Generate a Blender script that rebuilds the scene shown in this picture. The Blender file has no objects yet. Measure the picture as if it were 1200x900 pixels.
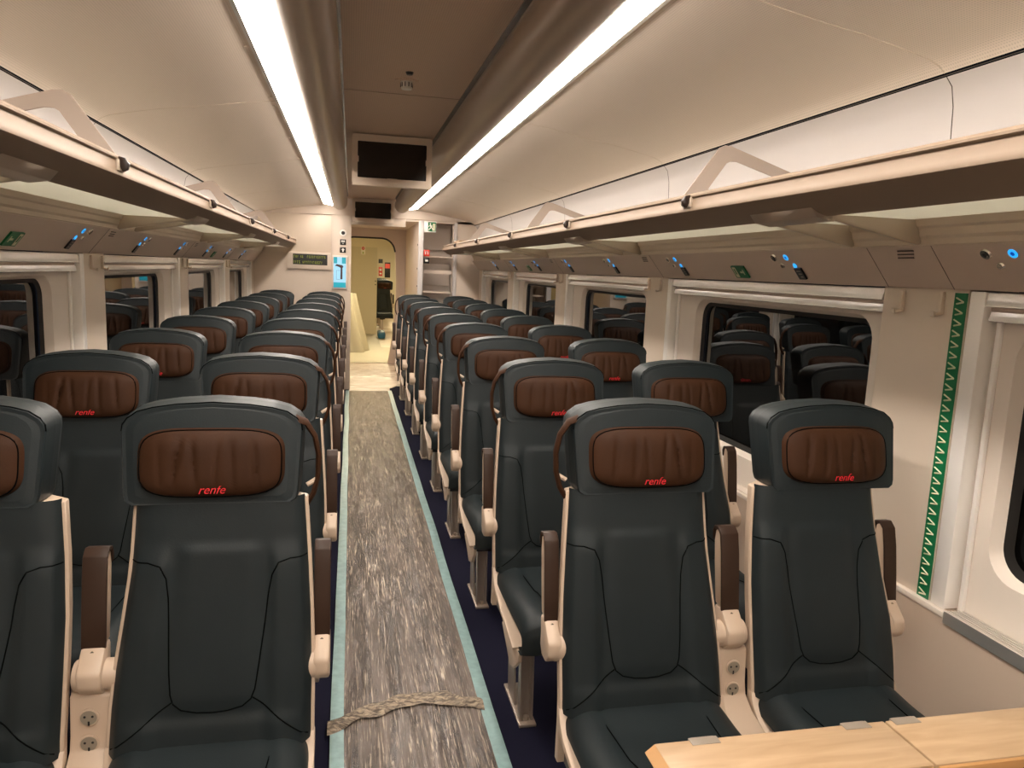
import bpy, bmesh, math, random
from mathutils import Vector, Matrix, noise
random.seed(7)
C = bpy.context.scene.collection
SC = bpy.context.scene

# ------------------------------------------------------------------ camera, world, exposure
YAW, PITCH, ROLL, F, CX, CZ = 0.2164, 0.1492, 0.0422, 873.47, -0.2224, 1.52
cy, sy = math.cos(YAW), math.sin(YAW)
fv = Vector((sy, cy, 0)); rv = Vector((cy, -sy, 0)); uv = Vector((0, 0, 1))
cp, sp = math.cos(PITCH), math.sin(PITCH)
f2 = fv*cp - uv*sp; u2 = uv*cp + fv*sp
cr, sr = math.cos(ROLL), math.sin(ROLL)
r3 = rv*cr + u2*sr; u3 = u2*cr - rv*sr
cam_d = bpy.data.cameras.new('camera'); cam = bpy.data.objects.new('camera', cam_d); C.objects.link(cam)
cam_d.sensor_fit = 'HORIZONTAL'; cam_d.sensor_width = 36; cam_d.lens = F*36/1200
cam_d.clip_start = 0.02; cam_d.clip_end = 100
m = Matrix.Identity(4)
for i in range(3):
    m[i][0] = r3[i]; m[i][1] = u3[i]; m[i][2] = -f2[i]
m[0][3], m[1][3], m[2][3] = CX, 0, CZ
cam.matrix_world = m
SC.camera = cam
w = bpy.data.worlds.new('night'); SC.world = w; w.use_nodes = True
w.node_tree.nodes['Background'].inputs[0].default_value = (0.02, 0.022, 0.03, 1)
w.node_tree.nodes['Background'].inputs[1].default_value = 0.25
SC.view_settings.view_transform = 'Standard'; SC.view_settings.look = 'None'
SC.view_settings.gamma = 1; SC.view_settings.use_curve_mapping = False
SC.view_settings.exposure = 0.0
STRIP_COLOR = (1.0, 0.90, 0.80); STRIP_POWER = 40.0
VEST_COLOR = (1.0, 0.84, 0.52); VEST_POWER = 40.0

# ------------------------------------------------------------------ materials
def mat(name, col, rough=0.6, metal=0.0, spec=0.5, emit=None, es=0.0, bump=None, dots=None, coat=0.0, ior=None, trans=0.0, vary=None):
    mt = bpy.data.materials.new(name); mt.use_nodes = True
    nt = mt.node_tree; b = nt.nodes['Principled BSDF']
    b.inputs['Base Color'].default_value = (*col, 1)
    b.inputs['Roughness'].default_value = rough; b.inputs['Metallic'].default_value = metal
    b.inputs['Specular IOR Level'].default_value = spec
    b.inputs['Coat Weight'].default_value = coat
    if ior: b.inputs['IOR'].default_value = ior
    b.inputs['Transmission Weight'].default_value = trans
    if emit:
        b.inputs['Emission Color'].default_value = (*emit, 1); b.inputs['Emission Strength'].default_value = es
    tc = nt.nodes.new('ShaderNodeTexCoord')
    if vary:   # scale, amount
        n = nt.nodes.new('ShaderNodeTexNoise'); n.inputs['Scale'].default_value = vary[0]; n.inputs['Detail'].default_value = 4
        nt.links.new(tc.outputs['Object'], n.inputs['Vector'])
        r = nt.nodes.new('ShaderNodeValToRGB')
        r.color_ramp.elements[0].position = 0.35; r.color_ramp.elements[1].position = 0.65
        r.color_ramp.elements[0].color = (*[c*(1-vary[1]) for c in col], 1)
        r.color_ramp.elements[1].color = (*[min(1, c*(1+vary[1])) for c in col], 1)
        nt.links.new(n.outputs['Fac'], r.inputs['Fac']); nt.links.new(r.outputs['Color'], b.inputs['Base Color'])
    if bump:   # scale, strength
        n = nt.nodes.new('ShaderNodeTexNoise'); n.inputs['Scale'].default_value = bump[0]; n.inputs['Detail'].default_value = 3
        nt.links.new(tc.outputs['Object'], n.inputs['Vector'])
        bp = nt.nodes.new('ShaderNodeBump'); bp.inputs['Strength'].default_value = bump[1]; bp.inputs['Distance'].default_value = 0.002
        nt.links.new(n.outputs['Fac'], bp.inputs['Height']); nt.links.new(bp.outputs['Normal'], b.inputs['Normal'])
    if dots:   # perforation: pitch, darkening
        mp = nt.nodes.new('ShaderNodeMapping'); mp.inputs['Scale'].default_value = (1/dots[0], 1/dots[0], 0)
        nt.links.new(tc.outputs['Object'], mp.inputs['Vector'])
        fr = nt.nodes.new('ShaderNodeVectorMath'); fr.operation = 'FRACTION'; nt.links.new(mp.outputs[0], fr.inputs[0])
        sb = nt.nodes.new('ShaderNodeVectorMath'); sb.operation = 'SUBTRACT'; sb.inputs[1].default_value = (.5, .5, 0); nt.links.new(fr.outputs[0], sb.inputs[0])
        ln = nt.nodes.new('ShaderNodeVectorMath'); ln.operation = 'LENGTH'; nt.links.new(sb.outputs[0], ln.inputs[0])
        lt = nt.nodes.new('ShaderNodeMath'); lt.operation = 'LESS_THAN'; lt.inputs[1].default_value = 0.27; nt.links.new(ln.outputs['Value'], lt.inputs[0])
        mx = nt.nodes.new('ShaderNodeMix'); mx.data_type = 'RGBA'
        mx.inputs['A'].default_value = (*col, 1); mx.inputs['B'].default_value = (*[c*dots[1] for c in col], 1)
        nt.links.new(lt.outputs[0], mx.inputs['Factor']); nt.links.new(mx.outputs['Result'], b.inputs['Base Color'])
    return mt

M = {}
M['wall'] = mat('wall_laminate', (0.66, 0.56, 0.46), 0.45, bump=(400, .05))
M['lowwall'] = mat('lower_wall_laminate', (0.54, 0.43, 0.34), 0.5, bump=(400, .05))
M['recess'] = mat('window_surround', (0.74, 0.66, 0.58), 0.4)
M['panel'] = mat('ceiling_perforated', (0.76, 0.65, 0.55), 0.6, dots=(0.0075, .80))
M['upper'] = mat('upper_wall_white', (0.56, 0.52, 0.50), 0.45)
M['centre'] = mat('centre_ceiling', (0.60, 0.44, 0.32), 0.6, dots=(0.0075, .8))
M['duct'] = mat('air_duct_satin', (0.36, 0.28, 0.21), 0.35, metal=.1)
M['service'] = mat('service_panel_taupe', (0.62, 0.50, 0.42), 0.4)
M['rail'] = mat('rack_rail_paint', (0.27, 0.20, 0.145), 0.5, spec=.25)
M['fin'] = mat('rack_bracket_paint', (0.46, 0.38, 0.30), 0.35)
M['cream'] = mat('cream_panel', (0.64, 0.53, 0.42), 0.4)
M['endwall'] = mat('end_wall', (0.60, 0.50, 0.41), 0.5)
M['alu'] = mat('brushed_aluminium', (0.86, 0.84, 0.80), 0.28, metal=.85)
M['blindmetal'] = mat('blind_metal', (0.97, 0.96, 0.95), 0.16, metal=.45)
M['aluwhite'] = mat('white_aluminium', (0.90, 0.87, 0.83), 0.28, metal=.2)
M['seal'] = mat('rubber_seal', (0.008, 0.007, 0.006), 0.5)
M['black'] = mat('black_plastic', (0.012, 0.011, 0.010), 0.35)
M['night'] = mat('window_glass', (0.004, 0.0035, 0.003), 0.0, spec=.5, ior=2.3)
M['screenoff'] = mat('screen_off', (0.010, 0.007, 0.005), 0.12)
M['line'] = mat('dark_joint', (0.06, 0.045, 0.035), 0.7)
M['carpet'] = mat('navy_carpet', (0.010, 0.010, 0.024), 0.95, spec=.1, bump=(900, .5), vary=(600, .35))
M['leather'] = mat('green_leather', (0.0120, 0.0175, 0.0195), 0.50, spec=.30, bump=(260, .12), vary=(5, .12))
M['stitch'] = mat('dark_stitching', (0.0015, 0.002, 0.002), 0.9, spec=.05)
M['pillow'] = mat('brown_leather', (0.040, 0.0165, 0.0075), 0.58, spec=.12, bump=(200, .12), vary=(9, .12))
M['armpad'] = mat('brown_arm_pad', (0.034, 0.017, 0.010), 0.45, spec=.3)
M['shell'] = mat('beige_seat_shell', (0.52, 0.40, 0.30), 0.40)
M['red'] = mat('red_lettering', (0.62, 0.012, 0.02), 0.5)
M['socket'] = mat('socket_grey', (0.26, 0.22, 0.17), 0.4)
M['steel'] = mat('leg_steel', (0.45, 0.38, 0.32), 0.3, metal=.6)
M['tape'] = mat('teal_tape', (0.235, 0.36, 0.355), 0.35, bump=(60, .4), vary=(30, .12))
M['green'] = mat('sign_green', (0.003, 0.16, 0.055), 0.4)
M['glowgreen'] = mat('sign_pale', (0.62, 0.62, 0.42), 0.5)
M['white'] = mat('white_plastic', (0.80, 0.76, 0.70), 0.4)
M['signred'] = mat('sign_red', (0.70, 0.05, 0.03), 0.4)
M['strip'] = mat('strip_diffuser', (0.9, 0.9, 0.9), 0.5, emit=STRIP_COLOR, es=STRIP_POWER)
M['vestlamp'] = mat('lamp_diffuser', (0.9, 0.9, 0.9), 0.5, emit=VEST_COLOR, es=VEST_POWER)
M['vest2'] = mat('vestibule_lamp_and_niche_fill', (0.9, 0.9, 0.9), 0.5, emit=(1.0, .87, .76), es=9.0)
M['bluecore'] = mat('blue_button_core', (0.0, 0.03, 0.12), 0.4, emit=(0.0, 0.10, .55), es=.6)
M['blue'] = mat('blue_button_glow', (0.0, 0.1, 0.3), 0.4, emit=(0.03, 0.42, 1.0), es=1.1)
M['chrome'] = mat('chrome_nozzle', (0.75, 0.70, 0.62), 0.2, metal=.9)
M['teal'] = mat('screen_teal', (0, 0, 0), 0.3, emit=(0.02, 0.45, 0.55), es=0.9)
M['paleblue'] = mat('screen_pale', (0, 0, 0), 0.3, emit=(0.42, 0.78, 1.0), es=1.0)
M['knob'] = mat('dark_brown_knob', (0.020, 0.010, 0.007), 0.4)
M['hinge'] = mat('hinge_metal', (0.24, 0.20, 0.16), 0.4)
M['hammer'] = mat('screen_dark_shape', (0.05, 0.02, 0.02), 0.3)
M['led'] = mat('led_yellow', (0, 0, 0), 0.5, emit=(0.55, 0.60, 0.04), es=0.45)
M['vwall'] = mat('vestibule_wall', (0.70, 0.63, 0.47), 0.5)
M['vdoor'] = mat('vestibule_door', (0.60, 0.54, 0.40), 0.5)
M['grey'] = mat('grey_cabinet', (0.66, 0.58, 0.51), 0.5)
M['orange'] = mat('edge_wood', (0.42, 0.23, 0.09), 0.4)
M['glowred'] = mat('red_display', (0.2, 0.01, 0.01), 0.4, emit=(1, .08, .03), es=.5)
M['trimblue'] = mat('joint_metal', (0.36, 0.40, 0.45), 0.25, metal=.7)

def wood_mat():
    mt = mat('birch_wood', (0.66, 0.45, 0.25), 0.35); nt = mt.node_tree; b = nt.nodes['Principled BSDF']
    tc = nt.nodes['Texture Coordinate']; mp = nt.nodes.new('ShaderNodeMapping'); mp.inputs['Scale'].default_value = (3, 22, 3)
    n = nt.nodes.new('ShaderNodeTexNoise'); n.inputs['Scale'].default_value = 2.2; n.inputs['Detail'].default_value = 6; n.inputs['Distortion'].default_value = .6
    r = nt.nodes.new('ShaderNodeValToRGB'); r.color_ramp.elements[0].position = .3; r.color_ramp.elements[1].position = .7
    r.color_ramp.elements[0].color = (0.37, 0.245, 0.14, 1); r.color_ramp.elements[1].color = (0.46, 0.32, 0.195, 1)
    nt.links.new(tc.outputs['Object'], mp.inputs[0]); nt.links.new(mp.outputs[0], n.inputs['Vector'])
    nt.links.new(n.outputs['Fac'], r.inputs[0]); nt.links.new(r.outputs[0], b.inputs['Base Color'])
    return mt
M['wood'] = wood_mat()

def film_mat(name, dark, pale, sx, sy_, lo, hi, rough=.16):
    mt = mat(name, dark, rough, spec=.8); nt = mt.node_tree; b = nt.nodes['Principled BSDF']
    tc = nt.nodes['Texture Coordinate']
    mp = nt.nodes.new('ShaderNodeMapping'); mp.inputs['Scale'].default_value = (sx, sy_, 1)
    nt.links.new(tc.outputs['Object'], mp.inputs[0])
    n = nt.nodes.new('ShaderNodeTexNoise'); n.inputs['Scale'].default_value = 1; n.inputs['Detail'].default_value = 7; n.inputs['Roughness'].default_value = .7; n.inputs['Distortion'].default_value = .9
    nt.links.new(mp.outputs[0], n.inputs['Vector'])
    r = nt.nodes.new('ShaderNodeValToRGB'); r.color_ramp.elements[0].position = lo; r.color_ramp.elements[1].position = hi
    r.color_ramp.elements[0].color = (*dark, 1); r.color_ramp.elements[1].color = (*pale, 1)
    nt.links.new(n.outputs['Fac'], r.inputs[0]); nt.links.new(r.outputs[0], b.inputs['Base Color'])
    bp = nt.nodes.new('ShaderNodeBump'); bp.inputs['Strength'].default_value = 1.0; bp.inputs['Distance'].default_value = .012
    nt.links.new(n.outputs['Fac'], bp.inputs['Height']); nt.links.new(bp.outputs[0], b.inputs['Normal'])
    return mt
def clear_film():
    mt = mat('clear_plastic_film', (.1, .08, .07), .14, spec=1.0, ior=1.7); nt = mt.node_tree; b = nt.nodes['Principled BSDF']
    tc = nt.nodes['Texture Coordinate']
    def nz(sx, sy_, det, dist, rough=.6):
        mp = nt.nodes.new('ShaderNodeMapping'); mp.inputs['Scale'].default_value = (sx, sy_, 1); nt.links.new(tc.outputs['Object'], mp.inputs[0])
        n = nt.nodes.new('ShaderNodeTexNoise'); n.inputs['Scale'].default_value = 1; n.inputs['Detail'].default_value = det; n.inputs['Roughness'].default_value = rough; n.inputs['Distortion'].default_value = dist
        nt.links.new(mp.outputs[0], n.inputs['Vector']); return n
    def ramp(n, p0, c0, p1, c1):
        r = nt.nodes.new('ShaderNodeValToRGB'); r.color_ramp.elements[0].position = p0; r.color_ramp.elements[1].position = p1
        r.color_ramp.elements[0].color = (*c0, 1); r.color_ramp.elements[1].color = (*c1, 1); nt.links.new(n.outputs['Fac'], r.inputs[0]); return r
    big = ramp(nz(11, 1.3, 4, .8), .36, (.050, .039, .035), .64, (.19, .150, .125))
    f1 = nz(170, 5.5, 3, 1.2, .7); f2 = nz(34, 3.0, 5, 1.6, .7)
    fib = ramp(f1, .53, (0, 0, 0), .60, (1, 1, 1)); pat = ramp(f2, .44, (.08, .08, .08), .60, (1, 1, 1))
    mu = nt.nodes.new('ShaderNodeMath'); mu.operation = 'MULTIPLY'; nt.links.new(fib.outputs[0], mu.inputs[0]); nt.links.new(pat.outputs[0], mu.inputs[1])
    mx = nt.nodes.new('ShaderNodeMix'); mx.data_type = 'RGBA'; nt.links.new(mu.outputs[0], mx.inputs['Factor'])
    nt.links.new(big.outputs[0], mx.inputs['A']); mx.inputs['B'].default_value = (.62, .50, .38, 1)
    nt.links.new(mx.outputs['Result'], b.inputs['Base Color'])
    ad = nt.nodes.new('ShaderNodeMath'); ad.operation = 'ADD'; m4 = nt.nodes.new('ShaderNodeMath'); m4.operation = 'MULTIPLY'; m4.inputs[1].default_value = .45; nt.links.new(f1.outputs['Fac'], m4.inputs[0]); nt.links.new(m4.outputs[0], ad.inputs[0])
    m3 = nt.nodes.new('ShaderNodeMath'); m3.operation = 'MULTIPLY'; m3.inputs[1].default_value = 2.2; nt.links.new(f2.outputs['Fac'], m3.inputs[0]); nt.links.new(m3.outputs[0], ad.inputs[1])
    bp = nt.nodes.new('ShaderNodeBump'); bp.inputs['Strength'].default_value = 1.0; bp.inputs['Distance'].default_value = .008
    nt.links.new(ad.outputs[0], bp.inputs['Height']); nt.links.new(bp.outputs[0], b.inputs['Normal'])
    return mt
M['film'] = clear_film()
M['filmcross'] = film_mat('bunched_plastic_film', (0.11, 0.085, 0.065), (0.50, 0.39, 0.27), 26, 90, .42, .62, .2)
M['filmvest'] = film_mat('pale_plastic_film', (0.40, 0.30, 0.27), (0.72, 0.60, 0.52), 4, 14, .35, .65, .2)
M['drape'] = mat('white_sheet', (0.40, 0.37, 0.30), 0.5, bump=(12, .6))

def frost():
    mt = bpy.data.materials.new('frosted_glass'); mt.use_nodes = True; nt = mt.node_tree
    out = nt.nodes['Material Output']; nt.nodes.remove(nt.nodes['Principled BSDF'])
    t = nt.nodes.new('ShaderNodeBsdfTranslucent'); t.inputs[0].default_value = (0.86, 0.86, 0.78, 1)
    d = nt.nodes.new('ShaderNodeBsdfDiffuse'); d.inputs[0].default_value = (0.78, 0.78, 0.70, 1)
    g = nt.nodes.new('ShaderNodeBsdfGlossy'); g.inputs['Roughness'].default_value = .35; g.inputs[0].default_value = (.9, .9, .9, 1)
    m1 = nt.nodes.new('ShaderNodeMixShader'); m1.inputs[0].default_value = .35
    m2 = nt.nodes.new('ShaderNodeMixShader'); m2.inputs[0].default_value = .06
    nt.links.new(t.outputs[0], m1.inputs[1]); nt.links.new(d.outputs[0], m1.inputs[2])
    nt.links.new(m1.outputs[0], m2.inputs[1]); nt.links.new(g.outputs[0], m2.inputs[2]); nt.links.new(m2.outputs[0], out.inputs[0])
    return mt
M['frost'] = frost()
def acrylic():
    mt = bpy.data.materials.new('clear_acrylic'); mt.use_nodes = True; nt = mt.node_tree
    out = nt.nodes['Material Output']; nt.nodes.remove(nt.nodes['Principled BSDF'])
    t = nt.nodes.new('ShaderNodeBsdfTransparent'); t.inputs[0].default_value = (0.93, 0.90, 0.87, 1)
    d = nt.nodes.new('ShaderNodeBsdfDiffuse'); d.inputs[0].default_value = (0.55, 0.46, 0.40, 1)
    m1 = nt.nodes.new('ShaderNodeMixShader'); m1.inputs[0].default_value = .75
    nt.links.new(t.outputs[0], m1.inputs[1]); nt.links.new(d.outputs[0], m1.inputs[2]); nt.links.new(m1.outputs[0], out.inputs[0])
    return mt
M['acrylic'] = acrylic()

# ------------------------------------------------------------------ mesh helpers
class MB:
    def __init__(s): s.v = []; s.f = []
    def add(s, vs, fs):
        o = len(s.v); s.v += [tuple(v) for v in vs]; s.f += [tuple(i+o for i in f) for f in fs]; return s
    def box(s, a, b):
        x0, y0, z0 = a; x1, y1, z1 = b
        return s.add([(x0,y0,z0),(x1,y0,z0),(x1,y1,z0),(x0,y1,z0),(x0,y0,z1),(x1,y0,z1),(x1,y1,z1),(x0,y1,z1)],
                     [(0,3,2,1),(4,5,6,7),(0,1,5,4),(1,2,6,5),(2,3,7,6),(3,0,4,7)])
    def prism(s, poly, axis, t0, t1):   # poly in the two other axes (in xyz order), extruded t0..t1
        n = len(poly)
        def P(p, t): return {'x': (t, p[0], p[1]), 'y': (p[0], t, p[1]), 'z': (p[0], p[1], t)}[axis]
        vs = [P(p, t0) for p in poly] + [P(p, t1) for p in poly]
        fs = [tuple(range(n-1, -1, -1)), tuple(range(n, 2*n))] + [(i, (i+1) % n, n+(i+1) % n, n+i) for i in range(n)]
        return s.add(vs, fs)
    def sheet(s, prof, axis, t0, t1):   # open profile extruded
        n = len(prof)
        def P(p, t): return {'x': (t, p[0], p[1]), 'y': (p[0], t, p[1]), 'z': (p[0], p[1], t)}[axis]
        return s.add([P(p, t0) for p in prof]+[P(p, t1) for p in prof], [(i, i+1, n+i+1, n+i) for i in range(n-1)])
    def tube(s, pts, r, n=8, flat=1.0, up=None):
        pts = [Vector(p) for p in pts]; rings = []
        for i, p in enumerate(pts):
            d = (pts[min(i+1, len(pts)-1)] - pts[max(i-1, 0)]).normalized()
            ref = Vector(up) if up else (Vector((0,0,1)) if abs(d.z) < .9 else Vector((1,0,0)))
            a = d.cross(ref).normalized(); b = d.cross(a).normalized()
            rings.append([p + a*(r*math.cos(2*math.pi*k/n)) + b*(r*flat*math.sin(2*math.pi*k/n)) for k in range(n)])
        vs = [v for g in rings for v in g]; fs = []
        for i in range(len(rings)-1):
            for k in range(n): fs.append((i*n+k, i*n+(k+1) % n, (i+1)*n+(k+1) % n, (i+1)*n+k))
        fs += [tuple(range(n-1, -1, -1)), tuple(range((len(rings)-1)*n, len(rings)*n))]
        return s.add(vs, fs)
    def cyl(s, a, b, r, n=24, r2=None):
        a, b = Vector(a), Vector(b); d = (b-a).normalized(); ref = Vector((0,0,1)) if abs(d.z) < .9 else Vector((1,0,0))
        u = d.cross(ref).normalized(); v = d.cross(u).normalized(); r2 = r if r2 is None else r2
        vs = [a+u*(r*math.cos(2*math.pi*k/n))+v*(r*math.sin(2*math.pi*k/n)) for k in range(n)]
        vs += [b+u*(r2*math.cos(2*math.pi*k/n))+v*(r2*math.sin(2*math.pi*k/n)) for k in range(n)]
        return s.add(vs, [tuple(range(n-1,-1,-1)), tuple(range(n, 2*n))]+[(k, (k+1) % n, n+(k+1) % n, n+k) for k in range(n)])
    def grid(s, fn, nu, nv):
        vs = [fn(i/nu, j/nv) for j in range(nv+1) for i in range(nu+1)]
        return s.add(vs, [(j*(nu+1)+i, j*(nu+1)+i+1, (j+1)*(nu+1)+i+1, (j+1)*(nu+1)+i) for j in range(nv) for i in range(nu)])
    def ring(s, A, B):   # band between two closed loops of the same length
        n = len(A); return s.add(list(A)+list(B), [(i, (i+1) % n, n+(i+1) % n, n+i) for i in range(n)])
    def fill(s, A): return s.add(list(A), [tuple(range(len(A)))])
    def flip(s, sgn):
        if sgn < 0: s.v = [(-v[0], v[1], v[2]) for v in s.v]; s.f = [tuple(reversed(f)) for f in s.f]
        return s
    def build(s, name, m, parent=None, bevel=0, seg=2, loc=None, angle=35, recalc=True):
        me = bpy.data.meshes.new(name); me.from_pydata(s.v, [], s.f)
        bm = bmesh.new(); bm.from_mesh(me)
        if recalc: bmesh.ops.recalc_face_normals(bm, faces=bm.faces)
        if bevel:
            es = [e for e in bm.edges if len(e.link_faces) == 2 and e.calc_face_angle(0) > .5]
            bmesh.ops.bevel(bm, geom=es, offset=bevel, segments=seg, profile=.5, affect='EDGES', clamp_overlap=True)
        bm.to_mesh(me); bm.free()
        me.polygons.foreach_set('use_smooth', [True]*len(me.polygons)); me.set_sharp_from_angle(angle=math.radians(angle))
        me.materials.append(M[m] if isinstance(m, str) else m)
        o = bpy.data.objects.new(name, me); C.objects.link(o)
        if parent: o.parent = parent
        if loc: o.location = loc
        return o

def tag(o, label, cat, group=None):
    o['label'] = label; o['category'] = cat
    if group: o['group'] = group
    return o
def thing(name, label, cat, loc=(0,0,0), group=None):
    o = bpy.data.objects.new(name, None); C.objects.link(o); o.location = loc; o.empty_display_size = .05
    return tag(o, label, cat, group)
def struct(o): o['kind'] = 'structure'; return o
def rrect(y0, y1, z0, z1, r, n=8):
    pts = []
    for cx_, cz_, a0 in ((y1-r, z1-r, 0), (y0+r, z1-r, 90), (y0+r, z0+r, 180), (y1-r, z0+r, 270)):
        for k in range(n+1):
            a = math.radians(a0+90*k/n); pts.append((cx_+r*math.cos(a), cz_+r*math.sin(a)))
    return pts
def rectloop(pts, y0, y1, z0, z1, n=8):  # outer rectangle loop matching rrect's vertex order
    out = []
    corners = [((y1, None), (None, z1)), ((None, z1), (y0, None)), ((y0, None), (None, z0)), ((None, z0), (y1, None))]
    cs = [(y1, z1), (y0, z1), (y0, z0), (y1, z0)]
    for q in range(4):
        for k in range(n+1):
            p = pts[q*(n+1)+k]; cx_, cz_ = cs[q]
            t = k/n
            if q in (0, 2): a = (cx_, p[1]); b = (p[0], cz_)
            else: a = (p[0], cz_); b = (cx_, p[1])
            if t < .5: out.append((a[0]+(cx_-a[0])*t*2, a[1]+(cz_-a[1])*t*2))
            else: out.append((cx_+(b[0]-cx_)*(t-.5)*2, cz_+(b[1]-cz_)*(t-.5)*2))
    return out
def text_mesh(txt, size, m, name, parent, loc, rot, shear=0.0, extrude=.0004, align='CENTER'):
    cu = bpy.data.curves.new(name, 'FONT'); cu.body = txt; cu.size = size; cu.shear = shear; cu.extrude = extrude; cu.align_x = align; cu.align_y = 'CENTER'
    cu.resolution_u = 3
    tmp = bpy.data.objects.new('tmp', cu); C.objects.link(tmp)
    dg = bpy.context.evaluated_depsgraph_get(); me = bpy.data.meshes.new_from_object(tmp.evaluated_get(dg))
    bpy.data.objects.remove(tmp); me.materials.clear(); me.materials.append(M[m])
    o = bpy.data.objects.new(name, me); C.objects.link(o); o.parent = parent; o.location = loc; o.rotation_euler = rot
    return o

YB, YE = -2.3, 9.3           # rear closing wall, end wall
XL, XW, XR = 1.33, 1.345, 1.385   # lower wall, pillar, window surround planes
ZT = 1.52
# ------------------------------------------------------------------ floor and shell
struct(MB().box((-1.5, YB, -.06), (1.5, YE+.3, 0)).build('floor', 'carpet'))
struct(MB().box((-1.5, YE+.3, -.06), (1.5, 24, 0)).build('floor', 'grey'))
struct(MB().box((-1.5, YB-.05, 0), (1.5, YB, 2.5)).build('wall_rear', 'endwall'))
side = {1: 'right', -1: 'left'}
SEAMS = [-1.96, -.11, 1.74, 3.53, 5.38, 7.23]
CEIL = [(.535, 2.212), (.67, 2.196), (.873, 2.160), (1.02, 2.139), (1.15, 2.113), (1.216, 2.098), (1.245, 2.085), (1.262, 2.070)]
UPW = [(1.270, 2.062), (1.289, 2.040), (1.300, 1.99), (1.305, 1.90), (1.305, 1.70)]
for s in (1, -1):
    ws = struct(MB().prism([(XL, 0), (XL, .668), (1.50, .668), (1.50, 0)], 'y', YB, YE).flip(s).build('wall_'+side[s], 'lowwall'))
    # pillars between the windows
    pil = MB()
    for a, b in ((-2.3, -2.05), (-.20, .10), (1.655, 1.975), (3.55, 3.83), (5.40, 5.68), (7.25, 7.53), (9.10, 9.30)):
        pil.box((XW, a, .668), (1.5, b, ZT+.01))
    pil.flip(s).build('wall_panel', 'wall', ws, bevel=.004)
    MB().box((XL-.003, YB, .655), (XL+.02, YE, .672)).flip(s).build('ledge_strip', 'recess', ws, bevel=.003)
    up = struct(MB().sheet(UPW, 'y', YB, YE).flip(s).build('trim_1' if s > 0 else 'trim_2', 'upper'))
    jt = MB()
    for y in SEAMS:
        jt.tube([(x, y, z) for x, z in UPW], .0013, 6)
    jt.flip(s).build('joint', 'line', up)
    MB().tube([(1.266, YB, 2.065), (1.266, YE, 2.065)], .0013, 6).flip(s).build('joint', 'line', up)
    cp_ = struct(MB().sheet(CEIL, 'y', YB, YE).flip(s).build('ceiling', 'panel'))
    jt = MB()
    for y in SEAMS: jt.tube([(x, y, z) for x, z in CEIL], .0016, 6)
    jt.flip(s).build('joint', 'cream', cp_)
    MB().box((.535, YB, 2.205), (.549, YE-.02, 2.212)).flip(s).build('edge_trim', 'alu', cp_)
    for y in SEAMS[2:]:
        for dy in (-.09, .09, .95):
            MB().cyl((.565, y+dy, 2.212), (.565, y+dy, 2.2055), .009, 12, .007).flip(s).build('bolt_cap', 'cream', cp_)
    # rounded air duct beside the light
    pts = [(.36+.09*math.cos(math.radians(a)), 2.24+.09*math.sin(math.radians(a))) for a in range(-38, -215, -8)]
    pts = [(.437, 2.30)] + pts + [(.28, 2.305)]
    du = struct(MB().prism(pts, 'y', YB, 9.08).flip(s).build('trim_3' if s > 0 else 'trim_4', 'duct', angle=30))
    # service strip above the windows
    SV = [(1.250, 1.640), (1.250, 1.632), (1.286, 1.588), (1.294, 1.578), (1.339, ZT+.003), (1.40, ZT+.003), (1.40, 1.66)]
    sv = struct(MB().prism(SV, 'y', YB, YE).flip(s).build('trim_5' if s > 0 else 'trim_6', 'service'))
    jt = MB()
    for y in (-.02, 1.70, 1.95, 3.60, 5.45, 7.30): jt.tube([(x-.0002, y, z) for x, z in SV[1:5]], .0009, 5)
    jt.flip(s).build('joint', 'line', sv)
    vn = MB()
    for y in (1.80, 3.68, 5.55):
        for k in range(3):
            t = .25+.2*k; x = 1.25+.036*t; z = 1.632-.044*t
            vn.box((x-.003, y-.03+.006*k, z-.0015), (x+.004, y+.03+.006*k, z+.0015))
    vn.flip(s).build('vent_slot', 'line', sv)

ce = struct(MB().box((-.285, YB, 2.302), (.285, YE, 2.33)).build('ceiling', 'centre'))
for s in (1, -1):
    MB().box((.262, YB, 2.296), (.282, YE-.3, 2.303)).flip(s).build('edge_trim', 'trimblue', ce)
jt = MB()
for y in (1.75, 3.6): jt.tube([(-.26, y, 2.301), (.26, y, 2.301)], .002, 5)
jt.build('joint', 'duct', ce)
struct(MB().box((-1.5, YB, 2.34), (1.5, YE+.1, 2.42)).build('ceiling', 'grey'))

# ------------------------------------------------------------------ ceiling light strips
for s, nm in ((1, 'right'), (-1, 'left')):
    prof = [(.438, 2.226), (.438, 2.191), (.441, 2.189), (.529, 2.206), (.531, 2.209), (.531, 2.226)]
    t = thing('strip_light', 'long glowing white ceiling light strip running down the '+nm+' side', 'light', (0, 3.4, 2.23), 'ceiling light strips')
    MB().prism(prof, 'y', YB+.05-3.4, 9.05-3.4).flip(s).build('diffuser', 'strip', t).location = (0, 0, -2.23)
    MB().box((.438, YB+.05-3.4, .000), (.533, 9.05-3.4, .012)).flip(s).build('housing', 'aluwhite', t)

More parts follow.
